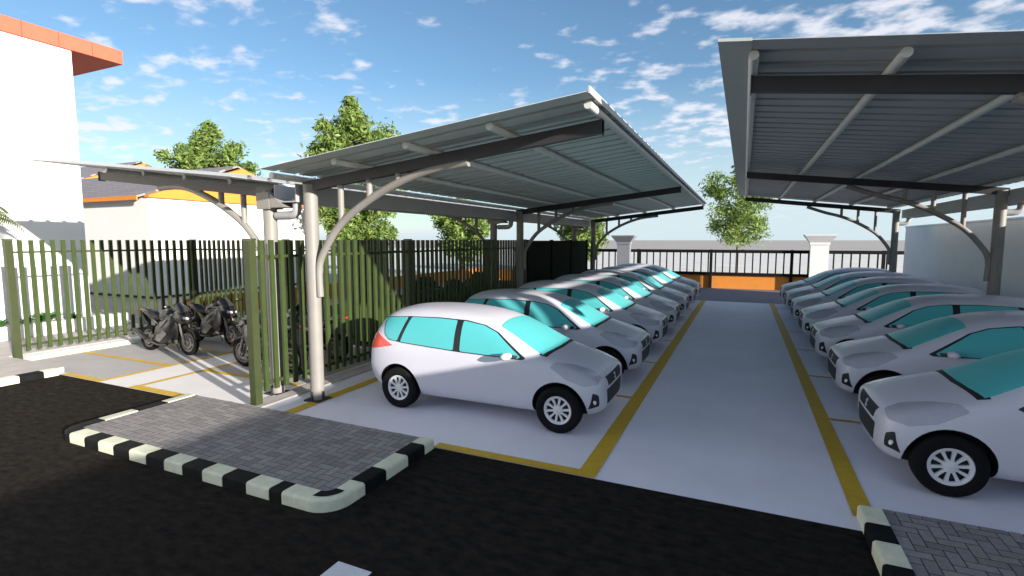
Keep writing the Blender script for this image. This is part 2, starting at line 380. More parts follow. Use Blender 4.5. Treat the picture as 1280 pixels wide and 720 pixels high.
FRAMES = (6.48, 15.26, 24.1)
M['roof_sheet_shaded'] = material('shaded_roof_sheet', (0.40, 0.415, 0.425), 0.5, vary=0.07, scale=1.2)  # copy of the roof sheet with underside shade darkened into its colour
def wing(root, xc, xt, zc, zt, y0, y1, over, deck_in, purlin_n=5, pstart=0.28, sheet_mat='roof_sheet'):
    """One cantilevered wing: column foot at xc, beam tip at xt, beam top rising from zc to zt."""
    s = 1 if xt > xc else -1
    zb = lambda x: zc + (zt - zc) * (x - xc) / (xt - xc)
    for y in FRAMES:
        c = MB(); c.tube([(xc, y, 0.02), (xc, y, zc - 0.06)], 0.115, 16); co = c.build('column', M['steel_light'], root, smooth=True)
        f = MB(); f.box(xc - 0.16, xc + 0.16, y - 0.16, y + 0.16, 0.004, 0.03)
        for ax in (-1, 1):
            f.box(xc + ax * 0.11 - 0.035, xc + ax * 0.11 + 0.035, y - 0.012, y + 0.012, 0.03, 0.17); f.box(xc - 0.012, xc + 0.012, y + ax * 0.11 - 0.035, y + ax * 0.11 + 0.035, 0.03, 0.17)
        f.build('base_plate', M['steel_dark'], co)
        bm_ = MB(); xa = xc - s * 0.12; h = 0.165; w = 0.05
        bm_.loft([[(x, y - w, zb(x) - h), (x, y + w, zb(x) - h), (x, y + w, zb(x)), (x, y - w, zb(x))] for x in (xa, xt)])
        bm_.build('beam', M['steel_dark'], root)
        br = MB()
        P = [(xc + s * 0.14, 1.80), (xc + s * 0.14, 2.30), (xc + s * 0.30, 2.62), (xc + s * 0.65, 3.02), (xc + s * 1.23, 3.38), (xc + s * 1.79, 3.62), (xc + s * 2.35, 3.77)]
        xe = xc + s * 3.0; P.append((xe, zb(xe) - 0.20))
        if s < 0 and xc > 0: P = [(x, z + 0.10 * max(0, (abs(x - xc) - 0.3) / 2.7)) for x, z in P[:-1]] + [P[-1]]
        # smooth the arc
        Q = []
        for i in range(len(P) - 1):
            p0, p1, p2, p3 = P[max(i - 1, 0)], P[i], P[i + 1], P[min(i + 2, len(P) - 1)]
            for k in range(4):
                t = k / 4; Q.append(tuple(0.5 * (2 * p1[j] + (p2[j] - p0[j]) * t + (2 * p0[j] - 5 * p1[j] + 4 * p2[j] - p3[j]) * t * t + (3 * p1[j] - p0[j] - 3 * p2[j] + p3[j]) * t ** 3) for j in (0, 1)))
        Q.append(P[-1])
        br.tube([(x, y, z) for x, z in Q], 0.06, 12); br.build('arched_brace', M['steel_light'], root, smooth=True)
        for i in (3, 4, 5):
            st = MB(); st.tube([(P[i][0], y, P[i][1] + 0.03), (P[i][0], y, zb(P[i][0]) - h)], 0.05, 10); st.build('strut', M['steel_light'], root, smooth=True)
        # capping plate at the beam end
        e = MB(); e.box(xt - 0.012 if s > 0 else xt, xt if s > 0 else xt + 0.012, y - 0.065, y + 0.065, zb(xt) - h - 0.02, zb(xt) + 0.004); e.build('end_plate', M['steel_dark'], root)
    for i in range(purlin_n):
        x = xt + s * 0.02 - s * 1.27 * i - s * 0.04
        p = MB(); p.tube([(x, y0 + pstart, zb(x) + 0.052), (x, y1 - 0.2, zb(x) + 0.052)], 0.05, 12); p.build('purlin', M['purlin'], root, smooth=True)
    d = MB(); xe = xt + s * over; rib_deck(d, deck_in, zb(deck_in) + 0.106, xe, zb(xe) + 0.106, y0, y1); d.build('roof_sheet', M[sheet_mat], root)
    # edge flashing folded over the high edge
    f = MB(); xi = xt + s * max(0.0, over - 0.32); zi = zb(xi) + 0.096; zo = zb(xe) + 0.096
    if over > 0.2:
        f.loft([[(xi, y, zi), (xe, y, zo), (xe, y, zo + 0.03), (xi, y, zi + 0.03)] for y in (y0 - 0.006, y1 + 0.006)])
    else:
        f.loft([[(xe, y, zo - 0.01), (xe + s * 0.02, y, zo - 0.01), (xe + s * 0.02, y, zo + 0.07), (xe, y, zo + 0.07)] for y in (y0 - 0.006, y1 + 0.006)])
    f.build('edge_flashing', M['flashing'], root)

def gutter(root, xa, xb, z0, z1, y0, y1):
    g = MB(); t = 0.02
    g.loft([[(xa, y, z1), (xa, y, z0), (xb, y, z0), (xb, y, z1), (xb - t, y, z1), (xb - t, y, z0 + t), (xa + t, y, z0 + t), (xa + t, y, z1)] for y in (y0, y1)])
    g.build('gutter', M['gutter'], root)

def outlet(root, xa, xb, y, z):
    """bent outlet pipe from the gutter to the column head with its hopper box"""
    e = MB(); s = 1 if xb > xa else -1
    e.tube([(xa, y, z + 0.06), (xa, y, z - 0.10), (xa + s * 0.02, y, z - 0.16), (xa + s * 0.08, y, z - 0.2), (xa + s * 0.16, y, z - 0.21), (xb, y, z - 0.21)], 0.075, 12); e.build('outlet_pipe', M['gutter'], root, smooth=True)

root = thing('double_carport', 'butterfly roofed steel carport over the left row of cars and motorcycles', 'carport')
wing(root, -6.60, -1.67, 3.72, 4.25, 5.58, 24.75, 0.06, -6.70)
wing(root, -7.55, -12.48, 3.65, 4.18, 5.58, 24.75, 1.0, -7.32, pstart=0.98, sheet_mat='roof_sheet_shaded')
gutter(root, -7.30, -6.80, 3.38, 3.68, 6.36, 24.4)
for y in FRAMES:
    outlet(root, -6.93, -7.40, y + 0.02, 3.38)
    h = MB(); h.box(-7.70, -7.40, y - 0.15, y + 0.15, 3.28, 3.56); h.prism([(-7.40, 3.30), (-7.05, 3.30), (-7.40, 3.55)], y - 0.14, y + 0.14); h.build('hopper_box', M['steel_light'], root)
root = thing('single_carport', 'single sloped steel carport over the right row of cars', 'carport')
wing(root, 5.28, 0.0, 3.93, 4.56, 5.62, 24.75, 0.31, 5.46, sheet_mat='roof_sheet_shaded')
gutter(root, 5.52, 5.98, 3.59, 3.90, 6.7, 24.4)
for y in FRAMES: outlet(root, 5.75, 5.36, y + 0.3, 3.59)

# ------------------------------------------------------------------ green fences
def fence(name, label, p0, p1, posts, lit=True, start=0.21, pitch=0.205, h=2.75, zb=0.2):
    """vertical slat fence from p0 to p1; posts at given distances"""
    d = Vector((p1[0] - p0[0], p1[1] - p0[1], 0)); L = d.length; ang = atan2(d.y, d.x)
    o = thing(name, label, 'fence', (p0[0], p0[1], 0), ang)
    s = MB(); x = start
    while x < L - 0.05:
        if min(abs(x - q) for q in posts) > 0.13: s.box(x - 0.040, x + 0.040, -0.024, 0.024, zb, h)
        x += pitch
    s.build('slats', M['fence_green'], o)
    pp = sorted(posts)
    for za, zc_ in ((h - 0.30, h - 0.255), (zb + 0.09, zb + 0.15)):
        r = MB(); r.box(0 if posts[0] else -0.05, L, 0.025, 0.05, za, zc_); r.build('rail', M['post_green'], o)
    for q in pp:
        b = MB(); b.box(q - 0.066, q + 0.066, -0.066, 0.066, 0.0, h); b.box(q - 0.074, q + 0.074, -0.074, 0.074, h + 0.001, h + 0.025); b.build('post', M['post_green'], o)
    return o
fence('slat_fence', 'sunlit green slat fence on the left side of the motorcycle bays', (-15.05, 5.85), (-15.05, 10.1), [0.0, 4.25])
fence('slat_fence', 'dark shaded slat fence across the back behind the parked motorcycles', (-14.96, 10.12), (-7.4, 10.12), [3.7], pitch=0.205)
fence('slat_fence', 'green slat fence between the motorcycle bays and the left row of cars', (-7.28, 5.82), (-7.28, 17.3), [0.0, 1.33, 4.3, 8.45, 11.4])
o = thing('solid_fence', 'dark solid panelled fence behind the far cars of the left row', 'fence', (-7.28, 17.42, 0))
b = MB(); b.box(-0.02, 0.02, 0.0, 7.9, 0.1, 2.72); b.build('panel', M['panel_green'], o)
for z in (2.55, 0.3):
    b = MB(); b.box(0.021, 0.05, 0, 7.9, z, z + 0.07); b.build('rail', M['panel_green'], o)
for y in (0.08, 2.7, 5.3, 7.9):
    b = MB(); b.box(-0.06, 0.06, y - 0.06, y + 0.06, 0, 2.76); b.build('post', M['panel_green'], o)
b = MB(); b.box(-15.16, -14.72, 5.96, 8.75, -0.05, 0.11); structure('fence_kerb', b, M['stucco'])
b = MB(); b.box(-7.45, -7.1, 5.7, 24.7, -0.05, 0.03); structure('fence_footing', b, M['pavement'])

M['grass'] = material('dark_grass', (0.035, 0.055, 0.015), 0.95, vary=0.5, scale=6, bump=0.8, bump_scale=40)
sheet('lawn', -16.9, -7.46, 10.3, 31.5, 0.012, M['grass'])
def shrub(label, x, y, h, r, seed):
    rng = random.Random(seed); mb = MB()
    for _ in range(1500):
        a = rng.uniform(0, 2 * pi); q = r * sqrt(rng.random()); z = h * rng.random() ** 0.8
        q *= sqrt(max(0.05, 1 - (z / h) ** 2.2)) * rng.uniform(0.8, 1.1)
        p = Vector((q * cos(a), q * sin(a), max(0.06, z))); nrm = Vector((rng.gauss(0, 1), rng.gauss(0, 1), rng.gauss(.6, 1))).normalized(); t = nrm.orthogonal().normalized(); t.rotate(Matrix.Rotation(rng.uniform(0, 6.28), 3, nrm)); u = nrm.cross(t)
        l = rng.uniform(.05, .10); mb.add([p - t * l, p + u * l * .45, p + t * l, p - u * l * .45], [(0, 1, 2, 3)])
    st = MB()
    for k in range(5):
        a = k * 1.3; st.tube([(0.04 * cos(a), 0.04 * sin(a), 0), (0.45 * r * cos(a), 0.45 * r * sin(a), h * .7)], [.02, .008], 6)
    o = thing('garden_shrub', label, 'shrub', (x, y, 0.012), 0, 'dark shrubs planted behind the slat fence')
    st.build('stems', M['bark'], o); mb.build('leaves', M['shrub_leaf'], o)
M['shrub_leaf'] = leaf_material('shrub_leaf', (0.02, 0.035, 0.008), (0.05, 0.075, 0.018))
for i, (lab, x, y, h, r) in enumerate((('dark leafy shrub in the corner behind the motorcycle bays', -9.0, 11.0, 1.5, .75), ('dark shrub seen through the slats just left of the first white car', -8.5, 12.6, 1.65, .8),
        ('dark shrub behind the slats above the first white car', -8.5, 14.3, 1.45, .8), ('dark shrub behind the slats above the second white car', -8.5, 16.0, 1.6, .8), ('low dark shrub farther back on the lawn behind the fence', -10.8, 12.4, 1.2, .75))):
    shrub(lab, x, y, h, r, 60 + i)

# ------------------------------------------------------------------ buildings on the left
XB = -18.1
o = thing('white_building', 'tall plain white building with an orange red roof fascia', 'building')
b = MB(); b.box(-34, XB, -14, 8.85, -0.05, 8.24); b.build('wall', M['stucco'], o)
b = MB(); b.box(XB + 0.001, XB + 0.03, -14, 8.83, -0.05, 0.18); b.build('plinth', M['plinth'], o)
b = MB(); b.box(-35, XB + 0.06, -15, 10.2, 8.25, 8.66); f = b.build('fascia', M['orange_roof'], o)
b = MB()
for i in range(18):
    y = 10.2 - 0.83 * (i + 1); b.box(XB + 0.061, XB + 0.066, y - 0.008, y + 0.008, 8.25, 8.66)
b.build('joints', M['seam'], f)

# planter at its foot
o = thing('planter', 'low white planter along the foot of the white building', 'planter', (-17.6, 0, 0))
b = MB(); b.box(-0.42, 0.0, 4.0, 9.6, 0.0, 0.47); b.build('trough', M['stucco'], o)
b = MB(); b.box(-0.42, 0.02, 3.9, 9.62, 0.0, 0.115); b.build('dark_base', M['plinth'], o)
for i in range(12):
    y = 4.2 + 0.47 * i; b = MB(); b.box(0.001, 0.03, y - 0.08, y + 0.08, 0.116, 0.455); b.build('pilaster', M['stucco'], o)
def rosette(label, y, r, n, seed):
    rng = random.Random(seed); mb = MB()
    for i in range(n):
        a = rng.uniform(0, 2 * pi); l = r * rng.uniform(0.7, 1.1); w = r * 0.13; el = rng.uniform(0.5, 1.3)
        d = Vector((cos(a), sin(a), 0)); sd = Vector((-sin(a), cos(a), 0)); pts = []
        for k in range(5):
            t = k / 4; p = d * (l * t * cos(el * (1 - 0.5 * t))) + Vector((0, 0, l * (sin(el) * t - 0.35 * t * t))); ww = w * (1 - t) * (0.4 + 2.4 * t) + 0.004
            pts.append((p - sd * ww, p + sd * ww))
        vs = [q for pr in pts for q in pr]; mb.add(vs, [(2 * k, 2 * k + 1, 2 * k + 3, 2 * k + 2) for k in range(4)])
    o = mb.build('planter_shrub', M['planter_green']); o.location = (-17.8, y, 0.46)
    tag(o, label, 'plant', 'green plants in the white planter')
rosette('spiky green plant at the left end of the white planter behind the fence post', 6.62, 0.42, 40, 1)
rosette('low green plant in the planter, just right of the left fence post', 7.15, 0.28, 34, 2)
rosette('tallest bushy green plant in the white planter seen through the slats', 7.6, 0.48, 50, 3)
rosette('small green plant near the right end of the white planter', 8.25, 0.3, 34, 4)

# house with grey tiles and orange gable
def house(label, x, y0, y1, xl, ze, zp, wallmat, over=0.3):
    o = thing('house', label, 'house'); ym_ = (y0 + y1) / 2; sl = (zp - ze) / (ym_ - y0)
    b = MB(); b.prism([(y0, -0.05), (y1, -0.05), (y1, ze), (y0, ze)], xl, x, axes='yz'); b.build('wall', wallmat, o)
    b = MB(); b.box(xl, x + 0.02, y0 - 0.02, y1 + 0.02, -0.05, 0.22); b.build('plinth', M['plinth'], o)
    b = MB(); b.prism([(y0 - 0.05, ze + 0.002), (y1 + 0.05, ze + 0.002), (y1 + 0.05, ze + 0.1), (ym_, zp), (y0 - 0.05, ze + 0.1)], x - 0.2, x + 0.16, axes='yz'); b.build('gable', M['orange'], o)
    # tiled slopes
    for s in (-1, 1):
        r = MB(); ye = ym_ + s * (ym_ - y0 + over); zE = zp - sl * (ym_ - y0 + over) + 0.1; t = 0.09
        LL = hypot(ye - ym_, zE - zp - 0.1)
        r.box(-(x - 0.25 - xl), 0, 0, LL, 0, t)
        oo = r.build('roof', M['tiles'], o); oo.location = (x - 0.22, ye, zE); oo.rotation_euler = (math.atan2(zp + 0.1 - zE, abs(ye - ym_)), 0, 0)
        if s > 0: oo.scale = (1, -1, 1); oo.rotation_euler = (-math.atan2(zp + 0.1 - zE, abs(ye - ym_)), 0, 0)
        g = MB(); g.box(xl, x - 0.2, ye - 0.06 if s < 0 else ye, ye if s < 0 else ye + 0.06, zE - 0.1, zE + 0.085); g.build('eaves_board', M['orange'], o)
    return o
house('white house with orange gable and grey tiled roof beyond the back fence', -24.0, 14.2, 23.6, -52, 4.62, 6.42, M['stucco'])
house('farther house showing only an orange gable above the grey tiled roof', -43.0, 20.5, 30.0, -66, 6.7, 8.7, M['stucco'])

# ------------------------------------------------------------------ trees
def tree(label, x, y, H, z0, R, seed, n=4200, leaf=0.17, lean=0.0, shape=1.0, name='broadleaf_tree', trunk_r=0.13):
    rng = random.Random(seed)
    o = thing(name, label, 'tree', (x, y, 0), 0, 'leafy trees beyond the fences')
    tr = MB(); top = Vector((lean, 0, H * 0.86))
    tr.tube([(0, 0, -0.1), (lean * 0.2, 0.03, H * 0.25), (lean * 0.5, -0.04, H * 0.55), top], [trunk_r, trunk_r * 0.8, trunk_r * 0.5, trunk_r * 0.12], 10)
    tips = []
    nl = 26
    for i in range(nl):
        t = (i + 0.5) / nl; zb = z0 * 0.8 + (H * 0.82 - z0 * 0.8) * t; a = i * 2.4 + rng.uniform(-0.5, 0.5)
        # crown radius profile: widest at a third of its height
        u = (zb - z0) / (H - z0); u = max(0.0, min(1, u)); rad = R * (max(0.0, sin(pi * min(1, (u * 0.70 + 0.2)) ** shape)) ** 0.7) * rng.uniform(0.62, 1.08)
        st = Vector((lean * zb / H, 0, zb)); en = st + Vector((cos(a) * rad, sin(a) * rad, rad * rng.uniform(0.2, 0.7) * (1 - 0.6 * t)))
        en.z = min(en.z, H - 0.25)
        mid = st.lerp(en, 0.5) + Vector((0, 0, -0.08 * rad))
        tr.tube([st, mid, en], [trunk_r * 0.32 * (1 - 0.6 * t), trunk_r * 0.2 * (1 - 0.6 * t), 0.008], 6)
        tips += [(st.lerp(en, q) + Vector((rng.uniform(-.14, .14), rng.uniform(-.14, .14), rng.uniform(-.12, .12))) * R, R * rng.uniform(0.12, 0.23)) for q in (0.45, 0.72, 0.92, 1.02)]
    tips += [(Vector((lean + rng.uniform(-.26, .26) * R * q, rng.uniform(-.26, .26) * R * q, H - R * (0.08 + 0.62 * q))), R * (0.10 + .1 * q)) for q in (.05, .2, .3, .45, .5, .6, .7, .8, .85, .9, 1.0, 1.0)]
    tr.build('trunk', M['bark'], o, smooth=True)
    mb = MB(); per = n // len(tips)
    for c, r in tips:
        for _ in range(int(per * rng.uniform(0.5, 1.5))):
            g = Vector((rng.gauss(0, 1), rng.gauss(0, 1), rng.gauss(0, 0.8)))
            if g.length > 1.7: g *= 1.7 / g.length * rng.random()
            p = c + g * r
            if p.z > H: continue
            nrm = Vector((rng.gauss(0, 1), rng.gauss(0, 1), rng.gauss(0.5, 1))).normalized(); a = nrm.orthogonal().normalized(); a.rotate(Matrix.Rotation(rng.uniform(0, 6.28), 3, nrm)); bb = nrm.cross(a)
            l = leaf * rng.uniform(0.6, 1.25); w = l * 0.36
            mb.add([p - a * l, p + bb * w - nrm * 0.02, p + a * l, p - bb * w - nrm * 0.02], [(0, 1, 2), (0, 2, 3)])
    mb.build('crown', M['leaf'], o)
    return o
tree('big bushy green tree rising behind the left carport roof', -21.6, 24.6, 11.2, 2.2, 2.7, 11, n=17000, leaf=0.19, shape=1.0)
tree('round green tree rising behind the orange gabled house', -38.4, 27.6, 12.0, 3.0, 2.8, 5, n=17000, leaf=0.22)
tree('slender tree with thin trunk and airy crown between the two carports', -0.42, 40.0, 8.3, 2.6, 2.4, 23, n=7500, leaf=0.17, shape=0.95, trunk_r=0.09)
tree('low green tree above the dark fence under the left carport gutter', -19.5, 34.0, 6.2, 1.6, 2.1, 31, n=8000, leaf=0.2)
tree('small green tree beyond the dark solid fence panels, above the far cars', -11.5, 38.5, 5.4, 1.8, 1.9, 41, n=7000, leaf=0.2)

def palm(label, x, y, z):
    rng = random.Random(3)
    o = thing('palm', label, 'palm', (x, y, 0))
    t = MB(); t.tube([(0, 0, 0), (0.03, 0.02, z * 0.5), (0, 0, z - 0.1)], [0.16, 0.12, 0.10], 12); t.build('trunk', M['bark'], o, smooth=True)
    mb = MB()
    for i in range(16):
        a = i * 2 * pi / 16 + rng.uniform(-0.15, 0.15); el = rng.uniform(-0.1, 0.95); L = rng.uniform(1.0, 1.35)
        d = Vector((cos(a), sin(a), 0)); sd = Vector((-sin(a), cos(a), 0)); prev = Vector((0, 0, z - 0.1)); N = 26
        pts = [Vector((0, 0, z - 0.1)) + d * (L * cos(el) * (k / N) * 1.0) + Vector((0, 0, L * (sin(el) * (k / N) - 0.75 * (k / N) ** 2))) for k in range(N + 1)]
        mb.tube(pts[::5] + [pts[-1]], [0.016, 0.014, 0.012, 0.009, 0.006, 0.004, 0.003][:len(pts[::5]) + 1], 5)
        for k in range(3, N + 1):
            p = pts[k]; dd = (pts[k] - pts[k - 1]).normalized(); ll = 0.40 * sin(pi * min(1, 0.12 + 0.8 * k / N)) + 0.05
            for s in (-1, 1):
                dr = (sd * s * 0.85 + dd * 0.55 + Vector((0, 0, -0.25))).normalized(); w = dd * 0.013
                q = p + dr * ll * 0.5; e = p + dr * ll + Vector((0, 0, -0.12 * ll))
                mb.add([p - w, p + w, q + w * 1.2, q - w * 1.2, e], [(0, 1, 2, 3), (3, 2, 4)])
    mb.build('fronds', M['palm_leaf'], o)
palm('palm with feathery arching fronds in front of the white building', -16.7, 5.8, 3.5)

# ------------------------------------------------------------------ the car
ST = [  # x, zb, wb, w, zw, ws, zs, wr, zr, zt
    (1.985, .38, .46, .60, .50, .585, .68, .46, .735, .75),
    (1.93, .28, .60, .725, .50, .69, .74, .50, .805, .83),
    (1.78, .235, .69, .80, .50, .755, .81, .54, .875, .905),
    (1.50, .215, .74, .825, .52, .79, .885, .57, .97, .998),
    (1.12, .20, .76, .845, .54, .81, .965, .635, 1.055, 1.085),
    (0.86, .20, .765, .848, .55, .812, 1.005, .66, 1.185, 1.225),
    (0.58, .20, .765, .85, .55, .818, 1.015, .645, 1.335, 1.385),
    (0.28, .20, .765, .85, .55, .82, 1.02, .615, 1.465, 1.53),
    (-0.05, .20, .765, .85, .55, .822, 1.03, .60, 1.545, 1.625),
    (-0.6, .20, .765, .85, .55, .822, 1.05, .595, 1.59, 1.675),
    (-1.15, .20, .765, .85, .55, .82, 1.07, .58, 1.59, 1.67),
    (-1.6, .215, .74, .84, .56, .805, 1.09, .555, 1.55, 1.63),
    (-1.86, .25, .70, .80, .56, .765, 1.09, .53, 1.445, 1.53),
    (-1.98, .30, .64, .765, .58, .735, 1.04, .55, 1.20, 1.26),
    (-2.03, .36, .58, .72, .60, .69, .92, .56, 1.0, 1.03),
    (-2.045, .44, .50, .62, .62, .60, .80, .50, .86, .88),
]
def car_ring(s):
    x, zb, wb, w, zw, ws, zs, wr, zr, zt = s
    half = [(0, zb), (wb * .7, zb), (wb, zb + .035), (w, zw), (w * .992, (zw + zs) / 2), (ws, zs), ((ws + wr) / 2 + (.05 if x > 1.05 else .035), (zs + zr) / 2 + (.022 if x > 1.05 else .01)), (wr, zr), (wr * .62, zr + (zt - zr) * .72), (0, zt)]
    return [Vector((x, -y, z)) for y, z in half] + [Vector((x, y, z)) for y, z in half[-2:0:-1]]
def subdivided(o, levels):
    md = o.modifiers.new('s', 'SUBSURF'); md.levels = levels; md.render_levels = levels
    dg = bpy.context.evaluated_depsgraph_get(); dg.update()
    me = bpy.data.meshes.new_from_object(o.evaluated_get(dg)); o.modifiers.clear(); old = o.data; o.data = me; bpy.data.meshes.remove(old)
FA, RA, WR = 1.36, -1.39, 0.338

def decal(name, poly, mat, bvh, direction, origin_axes, parent, off=0.004, step=0.05):
    """A thin panel lying on the body: polygon in a plane, cast onto the body along direction."""
    ux, uy = Vector(origin_axes[0]), Vector(origin_axes[1]); d = Vector(direction).normalized()
    pts = []; n = len(poly)
    for i in range(n):
        a, c = Vector(poly[i]), Vector(poly[(i + 1) % n]); k = max(1, int((c - a).length / step))
        pts += [a.lerp(c, t / k) for t in range(k)]
    nb = len(pts); xs = [p.x for p in pts]; ys = [p.y for p in pts]
    def inside(q):
        r = False
        for i in range(nb):
            a, c = pts[i], pts[(i + 1) % nb]
            if (a.y > q.y) != (c.y > q.y) and q.x < (c.x - a.x) * (q.y - a.y) / (c.y - a.y) + a.x: r = not r
        return r and min((p - q).length for p in pts) > step * 0.45
    x = min(xs) + step
    extra = []
    while x < max(xs):
        y = min(ys) + step
        while y < max(ys):
            q = Vector((x, y))
            if inside(q): extra.append(q)
            y += step
        x += step
    V, E_, F, *_r = delaunay_2d_cdt([p.to_2d() for p in pts + extra], [(i, (i + 1) % nb) for i in range(nb)], [], 1, 1e-5)
    out = []
    for q in V:
        s = ux * q.x + uy * q.y - d * 4
        hit, nr, _, _ = bvh.ray_cast(s, d, 8)
        if hit is None:
            hit, nr, _, _ = bvh.find_nearest(ux * q.x + uy * q.y - d * 1.0)
        if nr.dot(d) > 0: nr = -nr
        out.append(hit + nr * off)
    me = bpy.data.meshes.new(name); me.from_pydata(out, [], [list(f) for f in F]); me.materials.append(mat)
    bm = bmesh.new(); bm.from_mesh(me)
    for f in bm.faces:
        f.smooth = True
        if f.normal.dot(d) > 0: f.normal_flip()
    # give the panel a turned-in rim so it reads as a solid piece
    rim = [e for e in bm.edges if e.is_boundary]
    r = bmesh.ops.extrude_edge_only(bm, edges=rim)
    for v in [g for g in r['geom'] if isinstance(g, bmesh.types.BMVert)]: v.co += d * (off + 0.01)
    bm.to_mesh(me); bm.free()
    me.set_sharp_from_angle(angle=radians(35))
    o = bpy.data.objects.new(name, me); col.objects.link(o); o.parent = parent
    return o

def round_poly(poly, r=0.03, n=3):
    out = []; N = len(poly)
    for i in range(N):
        a, p, c = Vector(poly[i - 1]), Vector(poly[i]), Vector(poly[(i + 1) % N])
        l1, l2 = (a - p).length, (c - p).length; q = min(r, l1 * .4, l2 * .4)
        s, e = p + (a - p).normalized() * q, p + (c - p).normalized() * q
        for k in range(n + 1):
            t = k / n; out.append(tuple(s * (1 - t) ** 2 + p * 2 * t * (1 - t) + e * t * t))
    return out

def wheel(parent, x, y, side):
    """side = -1: outer face towards -y"""
    w = bpy.data.objects.new('wheel', None); col.objects.link(w); w.parent = parent; w.location = (x, y, WR); w.empty_display_size = 0.1
    if side > 0: w.rotation_euler = (0, 0, pi)
    R = WR; t = MB()
    t.lathe([(0.10, 0.18), (0.10, R - 0.03), (0.09, R - 0.012), (0.06, R), (-0.06, R), (-0.09, R - 0.012), (-0.102, R - 0.035), (-0.102, 0.225), (-0.088, 0.206), (-0.06, 0.185)], 40, closed=True)
    t.build('tyre', M['tyre'], w, smooth=True, angle=50)
    r = MB()
    r.lathe([(-0.05, 0.184), (-0.088, 0.207), (-0.094, 0.198), (-0.082, 0.172), (-0.06, 0.165)], 40, closed=True)
    r.lathe([(-0.04, 0.075), (-0.075, 0.072), (-0.086, 0.055), (-0.088, 0.0005)], 24)
    for k in range(10):
        a = 2 * pi * k / 10 + 0.15; c, s = cos(a), sin(a)
        def P(rad, tan, yy): return (rad * c - tan * s, yy, rad * s + tan * c)
        r.loft([[P(rad, -tw, yo), P(rad, tw, yo), P(rad, tw * .9, yi), P(rad, -tw * .9, yi)] for rad, tw, yo, yi in ((0.06, .013, -.083, -.05), (0.13, .016, -.079, -.05), (0.18, .020, -.086, -.05))])
    r.build('rim', M['rim'], w, smooth=True, angle=35)
    k = MB(); k.lathe([(-0.03, 0.186), (-0.036, 0.0005)], 28); k.lathe([(0.09, 0.2), (0.09, 0.0005)], 20); k.build('brake_backing', M['black_plastic'], w)
    return w

